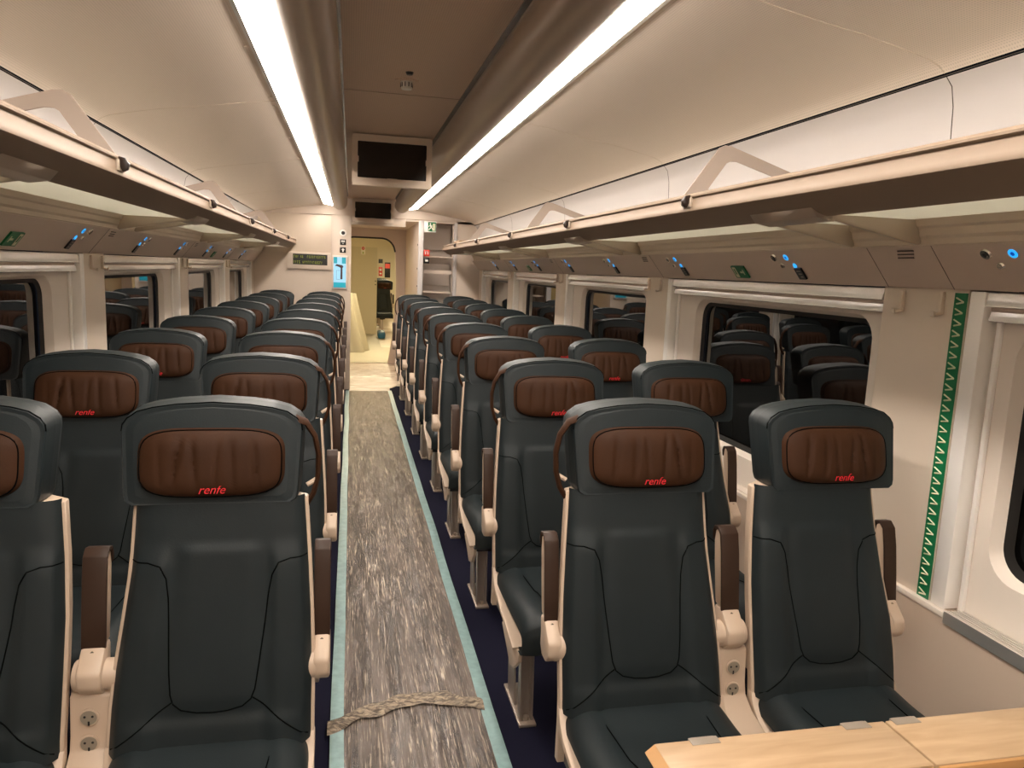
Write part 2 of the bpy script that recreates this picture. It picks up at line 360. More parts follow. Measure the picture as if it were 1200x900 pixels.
# ------------------------------------------------------------------ windows
WIN = [(.13, 1.60, .22, 1.53), (1.975, 3.50, 2.055, 3.30), (3.83, 5.35, 3.91, 5.13), (5.68, 7.20, 5.76, 6.98), (7.53, 9.05, 7.61, 8.83), (-2.05, -.25, -1.9, -.45)]
n = 0
for s in (1, -1):
    for (a, b, o0, o1) in WIN:
        n += 1
        z0, z1 = .795, 1.432
        P = rrect(o0, o1, z0, z1, .085); O = rectloop(P, a, b, .668, ZT)
        def L3(pts, x): return [(x, p[0], p[1]) for p in pts]
        P2 = rrect(o0+.014, o1-.014, z0+.014, z1-.014, .075)
        g = MB().ring(L3(O, XR), L3(P, XR)).ring(L3(P, XR), L3(P2, XR+.030)).flip(s)
        wo = struct(g.build('window_%d' % n, 'recess'))
        P3 = rrect(o0+.040, o1-.040, z0+.036, z1-.030, .055)
        MB().ring(L3(P2, XR+.030), L3(P3, XR+.037)).flip(s).build('rubber_seal', 'seal', wo)
        P4 = rrect(o0+.03, o1-.03, z0+.02, z1-.02, .06)
        MB().fill(L3(P4, XR+.046)).flip(s).build('glass', 'night', wo)
        # blind cassette and side rails
        cas = [(XR, 1.5175), (XR-.0350, 1.5175), (XR-.0362, 1.510), (XR-.0377, 1.501), (XR-.0395, 1.492), (XR-.0420, 1.484), (XR-.037, 1.482), (XR, 1.482)]
        MB().prism(cas, 'y', a+.004, b).flip(s).build('blind_cassette', 'blindmetal', wo)
        MB().tube([(XR-.012, a+.004, 1.478), (XR-.012, b, 1.478)], .011, 14).flip(s).build('rolled_blind', 'service', wo)
        MB().prism([(XR-.004, 1.471), (XR-.0270, 1.471), (XR-.0283, 1.464), (XR-.0302, 1.456), (XR-.0330, 1.448), (XR-.028, 1.446), (XR-.004, 1.446)], 'y', a+.004, b-.006).flip(s).build('blind_bar', 'blindmetal', wo)
        MB().box((XW-.004, b, .672), (XR+.02, b+.048, ZT)).box((XR-.012, b-.026, .672), (XR, b-.012, 1.45)).flip(s).build('guide_rail', 'aluwhite', wo, bevel=.003)
        if n in (1, 7):
            gr = MB()
            gr.box((XL+.004, a+.02, .664), (XR+.02, b-.02, .670))
            for k in range(7): gr.box((XL+.006+k*.010, a+.02, .670), (XL+.011+k*.010, b-.02, .677))
            gr.box((XL-.006, a+.02, .645), (XL+.002, b-.02, .678))
            gr.flip(s).build('heater_grille', 'alu', wo)
        elif True:
            MB().box((XW-.005, a+.003, .668), (XR, b, .676)).flip(s).build('sill', 'recess', wo, bevel=.002)

# hooks on the pillars
hn = 0
place = {1.655: 'nearest', 3.55: 'second', 5.40: 'third', 7.25: 'fourth'}
for s in (1, -1):
    for a in (1.655, 3.55, 5.40, 7.25):
        for k, off in enumerate((.085, .235)):
            y = a+off
            hk = MB().box((XW-.012, y-.007, 1.455), (XW, y+.007, 1.515))
            hk.prism([(XW-.001, 1.455), (XW-.030, 1.447), (XW-.034, 1.462), (XW-.030, 1.464), (XW-.026, 1.456), (XW-.012, 1.462)], 'y', y-.007, y+.007)
            o = hk.flip(s).build('coat_hook', 'wall', bevel=.002)
            o.matrix_world = Matrix.Identity(4)
            tag(o, 'beige coat hook, the %s of two on the %s pillar of the %s wall' % (('nearer', 'farther')[k], place[a], side[s]), 'hook', 'coat hooks on the window pillars')

# green chevron strip
cs = thing('chevron_strip', 'green strip with pale chevrons running down the wall beside nearest right window', 'sign', (XW-.001, 1.68, 1.09))
MB().box((-.0015, -.022, -.42), (.0005, .020, .424)).build('backing', 'green', cs)
ch = MB()
for k in range(29):
    z = -.405+k*.0288
    a = (-.002, .013, z+.010); b = (-.002, -.013, z-.001); c_ = (-.002, .011, z-.006)
    for p, q in ((a, b), (b, c_)):
        ch.tube([p, q], .0022, 4)
ch.build('chevron', 'glowgreen', cs)

# ------------------------------------------------------------------ luggage racks
for s in (1, -1):
    nm = side[s]; y1 = 9.15 if s > 0 else 9.28
    t = thing('luggage_rack', 'long overhead luggage rack with frosted glass shelf along the '+nm+' wall', 'luggage rack', (s*1.08, 3.4, 1.70), 'overhead luggage racks')
    def bp(mb, name, m, bevel=0, angle=35, x0=1.08, s=s, t=t):
        mb.flip(s); mb.v = [(v[0]-s*x0, v[1]-3.4, v[2]-1.70) for v in mb.v]
        return mb.build(name, m, t, bevel=bevel, angle=angle)
    RAIL = [(.872, 1.797), (.862, 1.797), (.856, 1.790), (.856, 1.785), (.862, 1.781), (.861, 1.757), (.857, 1.750), (.858, 1.741), (.866, 1.734), (.882, 1.727), (.925, 1.700),
            (.952, 1.692), (.960, 1.696), (.960, 1.706), (.925, 1.718), (.890, 1.742), (.872, 1.760)]
    bp(MB().prism(RAIL, 'y', YB, y1), 'front_rail', 'rail', angle=40)
    bp(MB().box((.950, YB, 1.700), (1.305, y1, 1.706)), 'glass_shelf', 'frost')
    BACK = [(1.222, 1.708), (1.218, 1.700), (1.224, 1.682), (1.232, 1.676), (1.236, 1.658), (1.243, 1.650), (1.245, 1.636), (1.252, 1.632), (1.305, 1.632), (1.305, 1.699), (1.240, 1.699)]
    bp(MB().prism(BACK, 'y', YB, y1), 'back_rail', 'cream', angle=20)
    cs_ = [(-.08, 0), (1.87, 0), (3.83, 0), (5.70, 0), (7.60, 0)]
    for yc, _ in cs_:
        for dy in (-.135, .135):
            y = yc+dy
            bp(MB().prism([(.900, 1.722), (.925, 1.695), (1.238, 1.634), (1.246, 1.640), (1.222, 1.699), (.960, 1.699)], 'y', y-.006, y+.006), 'bracket', 'fin', bevel=.002)
        bp(MB().prism([(.905, 1.712), (.925, 1.688), (.975, 1.680), (.985, 1.699), (.96, 1.700)], 'y', yc-.15, yc+.15), 'bracket_cover', 'fin', bevel=.002)
    for yc in (.02, 2.46, 4.86, 7.30):
        out = [(.880, 1.795), (.892, 1.800), (1.015, 1.972), (1.035, 1.982), (1.060, 1.980), (1.303, 1.905), (1.303, 1.868), (1.085, 1.930), (1.060, 1.930), (1.045, 1.922), (.985, 1.835), (.985, 1.825), (.995, 1.815), (1.303, 1.80), (1.303, 1.760), (1.0, 1.772), (.94, 1.770)]
        bp(MB().prism(out, 'y', yc-.004, yc+.004), 'support_arm', 'acrylic')
    for yc in (.95, 2.34, 3.74, 5.14, 6.56, 7.95):
        if yc > y1: continue
        pl = bp(MB().box((.852, yc-.030, 1.752), (.862, yc+.030, 1.784)), 'latch_plate', 'fin', bevel=.004)
        lk = MB().cyl((.853, yc+.014*1, 1.768), (.846, yc+.014, 1.768), .012, 16)
        lk.flip(s); lk.v = [(v[0]-s*1.08, v[1]-3.4, v[2]-1.70) for v in lk.v]; o = lk.build('lock_button', 'chrome', pl)
        hk = MB().prism([(.856, 1.792), (.838, 1.788), (.828, 1.772), (.832, 1.756), (.846, 1.750), (.852, 1.764), (.854, 1.78)], 'y', yc-.024, yc-.010)
        hk.flip(s); hk.v = [(v[0]-s*1.08, v[1]-3.4, v[2]-1.70) for v in hk.v]; hk.build('hook_knob', 'knob', pl, bevel=.002)

# ------------------------------------------------------------------ reading lights, number plates, green handle signs
ordn = ['front', 'second', 'third', 'fourth', 'fifth', 'sixth', 'seventh', 'eighth', 'ninth']
for s in (1, -1):
    for k in range(8):
        Y = 1.50+.93*k
        e = thing('reading_light', 'chrome reading lamps with blue glowing buttons above %s row on the %s side' % (ordn[k], side[s]), 'reading light', (s*1.27, Y, 1.61), 'reading lights under the racks')
        nrm = Vector((-.774*1, 0, -.633))  # face normal (inward, down)
        def disc(name, m, dx, dz, dy, r, h, par=e, r2=None, s=s, nrm=nrm):
            c0 = Vector((dx, dy, dz)); return MB().cyl(c0, c0+nrm*h, r, 16, r2).flip(s).build(name, m, par)
        d = disc('spot_lamp', 'chrome', -.001, .001, .04, .016, .006, r2=.013); disc('lens', 'black', -.006, -.003, .04, .006, .0015, par=d)
        bt = disc('button', 'blue', -.001, .001, -.035, .012, .003); disc('button_centre', 'bluecore', -.001-.003*.774, .001-.003*.633, -.035, .0055, .0008, par=bt)
        nr2 = Vector((-.85, 0, -.52))
        disc('air_nozzle', 'chrome', .021, -.026, .015, .011, .006, nrm=nr2, r2=.008)
        disc('button', 'blue', .021, -.026, -.062, .009, .004, nrm=nr2)
        # plate on the lower face of the service strip
        pz = thing('seat_number_plate', 'small black seat number plate above %s row on the %s side' % (ordn[k], side[s]), 'sign', (s*1.305, Y-.075, 1.556), 'seat number plates above the windows')
        tx, tz = .046, -.058; L = math.hypot(tx, tz); tx /= L; tz /= L; nx, nz = -.783, -.621
        def plate(name, m, y0, y1, t0, t1, h0, h1, par, s=s):
            q = MB()
            vs = []
            for hh in (h0, h1):
                for (yy, tt) in ((y0, t0), (y1, t0), (y1, t1), (y0, t1)): vs.append((tx*tt+nx*hh, yy, tz*tt+nz*hh))
            q.add(vs, [(0,1,2,3), (4,5,6,7), (0,1,5,4), (1,2,6,5), (2,3,7,6), (3,0,4,7)])
            return q.flip(s).build(name, m, par)
        b_ = plate('backing', 'black', -.02, .02, -.022, .024, -.004, .0025, pz)
        for r_ in range(3): plate('marking', 'socket', -.012, .010-.004*r_, -.014+.012*r_, -.009+.012*r_, .0025, .0032, pz)
    for k, Y in enumerate((2.77, 6.45)):
        e = thing('emergency_sign', 'green emergency sign with pale hammer symbol above the %s %s window' % (('first', 'third')[k], side[s]), 'sign', (s*1.305, Y, 1.558), 'green emergency signs above the windows')
        plate('backing', 'green', -.05, .05, -.028, .028, -.004, .0025, e)
        plate('symbol', 'glowgreen', .018, .042, -.024, .024, .0025, .0032, e)
        plate('symbol', 'glowgreen', -.035, -.005, -.004, .004, .0025, .0032, e)
        plate('symbol', 'glowgreen', -.034, -.027, -.012, .012, .0025, .0032, e)
        plate('figure', 'green', .026, .034, -.016, .010, .0032, .0038, e)

# ------------------------------------------------------------------ ceiling monitors, smoke detector
def monitor(yc, w_, h_, ztop, x0, label):
    t = thing('ceiling_monitor', label, 'monitor', (x0, yc, ztop), 'ceiling monitors')
    hw = w_/2
    P = rrect(-hw, hw, -h_, 0, .012, 4); I = rrect(-hw+.032, hw-.032, -h_+.040, -.040, .006, 4)
    def T(pts, y): return [(p[0], y - .10*p[1]*0, p[1]) for p in pts]
    MB().ring(T(P, 0), T(I, 0)).ring(T(P, 0), T(P, .02)).ring(T(I, 0), T(I, .012)).fill(T(P, .02)).build('bezel', 'cream', t)
    MB().fill(T(rrect(-hw+.03, hw-.03, -h_+.038, -.038, .006, 4), .010)).build('screen', 'screenoff', t)
    MB().prism([(.02, 0.0), (.02, -h_+.01), (.10, -h_+.05), (.16, 0.0)], 'x', -hw+.01, hw-.01).build('housing', 'cream', t)
    MB().box((-hw, .0, -h_-.006), (hw, .05, -h_)).build('lower_lip', 'cream', t)
    for (x, z, dx, dz) in ((0, -.036, .03, .006), (0, -h_+.036, .03, .006), (-hw+.032, -h_/2, .006, .017), (hw-.032, -h_/2, .006, .017)):
        MB().box((x-dx, -.006, z-dz), (x+dx, .002, z+dz)).build('clip', 'cream', t, bevel=.002)
    return t
monitor(4.70, .475, .292, 2.296, .015, 'larger dark monitor hanging from the centre ceiling, nearer of the two')
monitor(9.12, .480, .262, 2.296, .025, 'farther dark monitor mounted over the end doorway')
sd = thing('smoke_detector', 'small round white slotted detector on the dark centre ceiling', 'smoke detector', (0, 3.34, 2.302))
MB().cyl((0, 0, 0), (0, 0, -.006), .052, 24, .048).build('base', 'centre', sd)
MB().cyl((0, 0, -.006), (0, 0, -.036), .026, 20, .022).build('body', 'white', sd)
sl = MB()
for k in range(10):
    a = 2*math.pi*k/10; sl.box((.0245*math.cos(a)-.002, .0245*math.sin(a)-.002, -.028), (.0245*math.cos(a)+.002, .0245*math.sin(a)+.002, -.010))
sl.build('slot', 'line', sd)
tag(MB().cyl((.002, 3.20, 2.303), (.002, 3.20, 2.292), .017, 16, .012).build('ceiling_sensor', 'black'), 'small black round sensor beside the slotted detector on the ceiling', 'sensor')

# ------------------------------------------------------------------ end wall with doorway, vestibule
ew = struct(MB().box((-1.5, YE, 0), (-.225, YE+.08, 2.34)).build('wall_end', 'endwall'))
MB().box((-.452, YE-.004, 0), (-.225, YE+.001, 2.10)).build('pilaster', 'endwall', ew, bevel=.002)
MB().box((-1.305, YE-.003, 1.64), (-.462, YE+.001, 2.09)).build('upper_panel', 'cream', ew, bevel=.001)
MB().box((-1.36, YE-.02, 2.10), (1.36, YE+.0, 2.34)).build('header', 'endwall', ew)
MB().box((-.225, YE, 2.0), (.42, YE+.10, 2.34)).build('door_header', 'endwall', ew, bevel=.006)
MB().box((.42, YE+.0, 2.072), (1.5, YE+.10, 2.34)).build('niche_header', 'endwall', ew)
MB().box((1.05, YE, 0), (1.5, YE+.08, 2.10)).build('side_panel', 'endwall', ew, bevel=.003)
MB().box((1.02, YE-.01, 0), (1.055, YE+.10, 2.085)).build('niche_post', 'upper', ew, bevel=.004)
MB().box((.578, YE-.01, 0), (.640, YE+.05, 2.09)).build('niche_post', 'upper', ew, bevel=.004)
vs_ = struct(MB().box((.600, YE+.05, 0), (.625, 11.8, 2.09)).build('wall_vestibule', 'endwall'))
for z in (.9, 1.28, 1.50, 1.80): MB().box((.594, 9.6, z), (.600, 9.64, z+.02)).build('bolt', 'line', vs_)
struct(MB().box((-.70, YE+.08, 0), (-.62, 11.8, 2.09)).build('wall_vestibule', 'endwall'))
struct(MB().box((-.70, YE+.10, 2.09), (.625, 11.8, 2.14)).build('ceiling', 'endwall'))
struct(MB().box((.600, 9.95, 0), (1.5, 10.0, 2.2)).build('wall_niche', 'grey'))
struct(MB().box((.640, YE+.10, 2.09), (1.5, 9.95, 2.12)).build('ceiling', 'grey'))
struct(MB().box((1.06, YE+.08, 0), (1.09, 9.95, 2.09)).build('wall_niche', 'grey'))
# doorway wall at 11.8 with rounded barrel opening
N = 8
def barrel(x0, x1, z1, r, bulge):
    pts = []
    for k in range(13): z = .0+ (z1-r)*k/12; pts.append((x1 - bulge*((z/(z1*.62)-1)**2), z))
    for k in range(1, 9): a = math.radians(90*k/8); pts.append((x1-bulge*.25-r+r*math.cos(a), z1-r+r*math.sin(a)))
    for k in range(0, 8): a = math.radians(90+90*k/8); pts.append((x0+bulge*.25+r+r*math.cos(a), z1-r+r*math.sin(a)))
    for k in range(12, -1, -1): z = (z1-r)*k/12; pts.append((x0+bulge*((z/(z1*.62)-1)**2), z))
    return pts
bar = barrel(-.40, .46, 1.945, .20, .11)
outer = []
for x, z in bar:
    dx, dz = x-.03, z-.9
    if z < 1e-6: outer.append((.62 if x > 0 else -.70, 0)); continue
    if dx > 0: t = min((.62-.03)/dx if dx > 1e-4 else 1e9, (2.12-.9)/dz if dz > 1e-4 else 1e9, (-.9/dz) if dz < -1e-4 else 1e9)
    else: t = min((-.73)/dx if dx < -1e-4 else 1e9, (2.12-.9)/dz if dz > 1e-4 else 1e9, (-.9/dz) if dz < -1e-4 else 1e9)
    outer.append((.03+dx*t, .9+dz*t))
nB = len(bar)
dw = MB()
for y in (11.8, 11.9):
    dw.add([(x, y, z) for x, z in outer]+[(x, y, z) for x, z in bar], [(i, i+1, nB+i+1, nB+i) for i in range(nB-1)])
dw.add([(x, 11.8, z) for x, z in bar]+[(x, 11.9, z) for x, z in bar], [(i, i+1, nB+i+1, nB+i) for i in range(nB-1)])
dwo = struct(dw.build('door_1', 'endwall'))
MB().tube([(x, 11.795, z) for x, z in bar[12:31]], .013, 8).build('door_seal', 'seal', dwo)
# next vestibule and car beyond
v2 = struct(MB().box((-1.2, 11.9, 2.12), (1.4, 22.5, 2.2)).build('ceiling', 'vwall'))
struct(MB().box((-1.25, 11.9, 0), (-1.2, 17.1, 2.2)).build('wall_corridor', 'vwall'))
struct(MB().box((1.35, 11.9, 0), (1.4, 22.5, 2.2)).build('wall_corridor', 'vwall'))
struct(MB().box((.62, 11.85, 0), (1.5, 11.9, 2.2)).build('wall_corridor', 'vwall'))
cab = struct(MB().box((-1.2, 17.1, 0), (.345, 17.2, 2.12)).build('door_2', 'vdoor'))
MB().box((-1.2, 17.04, 1.93), (.9, 17.1, 2.12)).build('header', 'vwall', cab)
MB().box((.30, 17.085, 1.18), (.325, 17.1, 1.20)).build('latch', 'black', cab)
MB().box((.30, 17.085, 1.10), (.325, 17.1, 1.12)).build('latch', 'black', cab)
struct(MB().box((-1.2, 22.4, 0), (1.35, 22.5, 2.2)).build('wall_far', 'vwall'))
vl = thing('ceiling_lamp', 'warm square ceiling lamp in the corridor beyond the doorway', 'lamp', (0, 13.2, 2.12))
MB().box((-.28, -.5, -.03), (.28, .5, 0)).build('diffuser', 'vestlamp', vl, bevel=.01)
vl0 = thing('ceiling_lamp', 'ceiling lamp in the vestibule just behind the end doorway header', 'lamp', (0, 9.85, 2.09))
MB().box((-.35, -.25, -.02), (.35, .25, 0)).build('diffuser', 'vest2', vl0, bevel=.008)
nl = thing('niche_fill_light', 'thin added fill light under top of luggage niche beside the doorway', 'lamp', (.84, 9.43, 2.084))  # added fill light, hidden by the header, only to brighten the niche
MB().box((-.18, -.012, -.004), (.18, .018, .003)).build('diffuser', 'vest2', nl, bevel=.002)
vl2 = thing('ceiling_lamp', 'far ceiling lamp in the next car, beyond the corridor', 'lamp', (.7, 19.4, 2.12))
MB().box((-.12, -1.2, -.03), (.12, 1.2, 0)).build('diffuser', 'vestlamp', vl2, bevel=.01)
def sticker(name, label, x, z, w_, h_, y, m, group=None, sym=None):
    t = thing(name, label, 'sign', (x, y, z), group)
    MB().box((-w_/2, -.003, -h_/2), (w_/2, .001, h_/2)).build('backing', m, t, bevel=.0008)
    if sym: sym(t, w_, h_)
    return t
def ringsym(t, w_, h_):
    MB().cyl((0, -.003, h_*.2), (0, -.006, h_*.2), w_*.4, 20).build('symbol', 'signred', t)
    MB().box((-w_*.25, -.008, h_*.17), (w_*.25, -.005, h_*.23)).build('symbol', 'white', t)
    MB().prism([(-w_*.25, -h_*.4), (w_*.25, -h_*.4), (0, -h_*.15)], 'y', -.006, -.003).build('symbol', 'led', t)
sticker('prohibition_sticker', 'white sticker with red round sign high on the corridor door', .035, 1.86, .09, .19, 17.095, 'white', None, ringsym)
sticker('information_sticker', 'small black sticker on far wall seen through the doorway', .62, 1.67, .12, .12, 22.39, 'black')
sticker('warning_sticker', 'red and white warning sticker below the small black one on far wall', .62, 1.37, .11, .26, 22.39, 'signred', None,
        lambda t, a, b: MB().box((-.03, -.006, .02), (.03, -.003, .07)).box((-.03, -.006, -.08), (.03, -.003, -.04)).build('symbol', 'white', t))
tk = sticker('wall_display', 'black panel with glowing red display at right edge of the doorway', .82, 1.42, .16, .44, 22.39, 'black', None,
        lambda t, a, b: MB().box((-.07, -.008, .05), (.07, -.003, .18)).build('screen', 'glowred', t))

# end wall items
def pict_up(t, w_, h_):
    MB().prism([(-w_*.12, -h_*.32), (w_*.12, -h_*.32), (w_*.12, h_*.02), (w_*.32, h_*.02), (0, h_*.34), (-w_*.32, h_*.02), (-w_*.12, h_*.02)], 'y', -.005, -.003).build('arrow', 'white', t)
def pict_two(t, w_, h_):
    MB().box((-w_*.28, -.005, -h_*.02), (-w_*.04, -.003, h_*.32)).box((w_*.04, -.005, -h_*.02), (w_*.28, -.003, h_*.32)).box((-w_*.15, -.005, -h_*.3), (w_*.15, -.003, -h_*.18)).build('symbol', 'white', t)
sticker('pictogram_sign', 'black square sign with two white figures, above the arrow sign on end wall', -.320, 1.787, .07, .066, YE-.006, 'black', 'pictograms on the end wall', pict_two)
sticker('pictogram_sign', 'black square sign with white upward arrow, above the blue screen', -.320, 1.694, .07, .066, YE-.006, 'black', 'pictograms on the end wall', pict_up)
cd = thing('security_camera', 'round white camera with black dome high on the end wall', 'camera', (-.320, YE-.004, 1.895))
MB().cyl((0, 0, 0), (0, -.010, 0), .040, 24, .036).build('ring', 'white', cd)
MB().cyl((0, -.010, 0), (0, -.020, 0), .022, 20, .012).build('lens', 'black', cd)
ls = thing('led_display', 'black led display with rows of yellow dots on end wall panel', 'display', (-.70, YE-.003, 1.565))
MB().prism([(0, -.112), (-.030, -.112), (-.030, .075), (-.022, .082), (0, .085)], 'x', -.26, .235).build('housing', 'endwall', ls, bevel=.003)
MB().box((-.195, -.034, -.062), (.200, -.029, .062)).build('screen', 'black', ls)
ld = MB()
for row in (.030, -.034):
    x = -.185
    while x < .185:
        w_ = random.choice((.008, .012, .012)); h_ = random.uniform(.024, .034)
        if random.random() > .16:
            ld.box((x, -.036, row-h_/2), (x+.004, -.033, row+h_/2)); ld.box((x, -.036, row+h_/2-.006), (x+w_, -.033, row+h_/2))
            if random.random() > .5: ld.box((x+w_-.004, -.036, row-h_/2), (x+w_, -.033, row))
        x += w_+.009
ld.build('dot_rows', 'led', ls)
bs = thing('information_screen', 'upright blue lit screen showing a dark emergency hammer on end wall', 'screen', (-.356, YE-.006, 1.428))
MB().box((-.088, -.022, -.200), (.088, 0, .200)).build('bezel', 'grey', bs, bevel=.004)
MB().box((-.072, -.025, -.180), (.072, -.0215, .180)).build('display', 'paleblue', bs)
for a_, b_ in (((-.072, -.0262, .105), (-.030, -.025, .180)), ((.025, -.0262, .105), (.072, -.025, .180)), ((-.072, -.0262, -.180), (.072, -.025, -.120))): MB().box(a_, b_).build('banner', 'teal', bs)
MB().prism([(-.052, .082), (-.036, .096), (.030, .086), (.042, .070), (.038, .058), (.032, .056), (.032, -.082), (.008, -.082), (.010, .052), (-.004, .062), (-.030, .072), (-.052, .074)], 'y', -.0275, -.025).build('hammer_picture', 'hammer', bs)
MB().box((-.040, -.0266, .020), (.004, -.025, .023)).box((-.040, -.0266, -.085), (.004, -.025, -.082)).box((-.040, -.0266, -.085), (-.037, -.025, .023)).build('outline', 'trimblue', bs)

# signs by the luggage niche
def exit_sym(t, w_, h_):
    g = MB().box((-w_*.18, -.0045, -h_*.42), (w_*.46, -.003, h_*.42)).build('panel', 'green', t)
    q = MB().prism([(w_*.20, -h_*.36), (w_*.40, -h_*.36), (w_*.40, h_*.30), (w_*.20, h_*.30)], 'y', -.0052, -.0044)
    q.build('doorway_symbol', 'glowgreen', t)
    r = MB().cyl((.0, -.0044, h_*.27), (.0, -.0056, h_*.27), h_*.07, 10)
    r.tube([(0.0, -.005, h_*.18), (.012, -.005, -h_*.05)], .010, 6).tube([(.012, -.005, -h_*.05), (-.008, -.005, -h_*.2), (-.02, -.005, -h_*.32)], .006, 6)
    r.tube([(.012, -.005, -h_*.05), (.03, -.005, -h_*.18), (.03, -.005, -h_*.34)], .006, 6).tube([(-.02, -.005, h_*.0), (-.004, -.005, h_*.14), (.026, -.005, h_*.06)], .005, 6)
    r.build('running_figure', 'white', t)
sticker('exit_sign', 'green and white running figure exit sign over the luggage niche', .716, 2.022, .150, .130, YE-.014, 'white', None, exit_sym)
sticker('alarm_sign', 'small red sign with white symbol on the niche post', .680, 1.705, .072, .078, YE-.014, 'signred', None,
        lambda t, a, b: MB().box((-.02, -.006, -.02), (-.008, -.003, .02)).box((.008, -.006, -.02), (.02, -.003, .02)).box((-.02, -.006, .012), (.02, -.003, .022)).build('symbol', 'white', t))
sticker('socket_sign', 'small black sign with white square below the red one on niche post', .680, 1.612, .068, .068, YE-.014, 'black', None,
        lambda t, a, b: MB().box((-.016, -.006, -.012), (.018, -.003, .012)).build('symbol', 'white', t))
lst = thing('luggage_shelves', 'grey slatted luggage shelves inside the niche behind the right seats', 'shelves', (.84, 9.66, 0))
for z in (.45, 1.22, 1.66):
    sh = MB()
    for k in range(5): sh.box((-.20, -.18+k*.09, z), (.17, -.15+k*.09, z+.012))
    sh.tube([(-.20, -.22, z), (.18, -.22, z)], .010, 8).tube([(-.20, .22, z), (.18, .22, z)], .010, 8)
    sh.build('shelf', 'endwall', lst)
for z in (.62, 1.30, 1.76): MB().box((-.22, .24, z), (.20, .28, z+.28)).build('back_panel', 'grey', lst, bevel=.004)
MB().box((-.19, -.25, 1.455), (.17, -.23, 1.50)).build('luggage_strap', 'endwall', lst)
for x in (-.205, .185): MB().tube([(x, -.22, 0), (x, -.22, 2.05)], .010, 8).build('post', 'endwall', lst)
bx = MB().prism([(.975, 1.801), (1.14, 1.801), (1.14, 1.945), (.975, 1.945)], 'y', 8.60, 9.05).build('cardboard_box', 'wood', bevel=.003)
bx.location = (0, 0, 0)
tag(bx, 'flat pale cardboard box lying on far end of the right luggage rack', 'box')
for v in bx.data.vertices: v.co.z -= .0935

# ------------------------------------------------------------------ floor film
def hf(x, y): 
    return .0030*noise.noise((x*34+2*noise.noise((x*5, y*2, 1)), y*2.2, 0))+.0012*noise.noise((x*85, y*5, 3))+.0025*max(0, noise.noise((x*9, y*9, 7)))
rn = thing('protective_runner', 'crinkled clear plastic film runner edged with teal tape along the aisle', 'floor covering', (0, 4.5, 0))
def run(u, v):
    y = .6+v*(9.14-.6); x = (-.262+.524*u); 
    return (x, y-4.5, .008+hf(x, y)+.010*math.exp(-((y-7.0-.2*noise.noise((x*4, 0, 0)))/.05)**2)*(.5+.5*noise.noise((x*14, 5, 0))))
MB().grid(run, 120, 560).build('film', 'film', rn, angle=80)
for s in (1, -1):
    def tp(u, v, s=s):
        y = .6+v*(9.16-.6); wob = .006*noise.noise((y*1.3, s*4, 0))
        x = s*(.232+.044*u)+wob; return (x, y-4.5, .0125+.0012*noise.noise((x*60, y*9, 1))+.001)
    MB().grid(tp, 6, 260).build('tape', 'tape', rn, angle=80)
def cross(u, v):
    x = -.285+.53*u; yb = 2.315+.13*math.sin(u*2.6)*1.0+.02*noise.noise((x*14, 0, 5))
    w_ = .038+.022*noise.noise((x*13, 2, 0)); y = yb+(v-.5)*2*w_
    return (x, y-4.5, .014+.010*math.cos((v-.5)*math.pi)+.009*noise.noise((x*45, v*5, 2))*math.cos((v-.5)*math.pi))
MB().grid(cross, 120, 14).build('fold', 'filmcross', rn, angle=80)
vf = thing('plastic_sheet', 'pale wrinkled plastic sheet covering vestibule floor beyond the runner', 'floor covering', (0, 10.5, 0))
def vs2(u, v):
    y = 9.175+v*(11.86-9.175); x0 = -.235 if y < 9.4 else -.60
    x1 = .26+.30*min(1, max(0, (y-9.35)/.6)); x = x0+(x1-x0)*u
    return (x, y-10.5, .006+.008*abs(noise.noise((x*3, y*7, 2)))+.014*math.exp(-((y-10.35-.2*noise.noise((x*5, 1, 0)))/.05)**2))
MB().grid(vs2, 40, 120).build('film', 'filmvest', vf, angle=80)
def vs3(u, v):
    y = 11.9+v*5.1; x = -.6+1.15*u
    if v > .45: x = -.6+.95*u
    return (x, y, .006+.01*abs(noise.noise((x*3, y*3, 2))))
tag(MB().grid(vs3, 20, 60).build('paper_sheet', 'drape', angle=80), 'yellowish protective sheet on the corridor floor beyond the doorway', 'floor covering')
def dr(u, v):
    z = 1.02*v; r = (.42-.16*v)*(1-.25*v)+.04*math.sin(u*26+3*v)*(1-v*.5); a = -math.pi*.1+u*math.pi*1.2
    return (-.34+r*math.sin(a)*1.0, 13.6-r*math.cos(a), z*(1 if v < .999 else 1.0)+.012)
tag(MB().grid(dr, 60, 30).build('dust_sheet', 'drape', angle=80), 'pale plastic dust sheet draped at left side beyond the doorway', 'sheet')
tag(MB().box((.34, 15.9, .01), (.50, 16.4, .16)).build('blue_bag', mat('blue_bag', (.01, .08, .16), .4), bevel=.04), 'small dark blue bag on floor at the right beyond the doorway', 'bag')

# ------------------------------------------------------------------ seats
P = .9; Y1 = 1.82
def yb(z): return -.170+(z-.44)*.20
def seat_edges(kind):
    # inner (aisle side) and outer edge as functions of z, local x, + = towards window; centre .525 or 1.065
    def pw(tab):
        def f(z):
            if z <= tab[0][0]: return tab[0][1]
            for (z0, x0), (z1, x1) in zip(tab, tab[1:]):
                if z <= z1: return x0+(x1-x0)*(z-z0)/(z1-z0)
            return tab[-1][1]
        return f
    if kind == 'aisle': return pw([(.44, -.221), (.58, -.222), (.72, -.218), (.84, -.211), (1.0, -.200)]), pw([(.44, .210), (.53, .206), (.61, .199), (.72, .184), (.83, .170), (.90, .166), (1.0, .162)])
    return pw([(.44, -.232), (.60, -.236), (.73, -.238), (.86, -.233), (1.0, -.222)]), pw([(.44, .189), (.53, .189), (.62, .182), (.74, .157), (.85, .140), (1.0, .126)])
def ss(a, b, x): t = max(0, min(1, (x-a)/(b-a))); return t*t*(3-2*t)
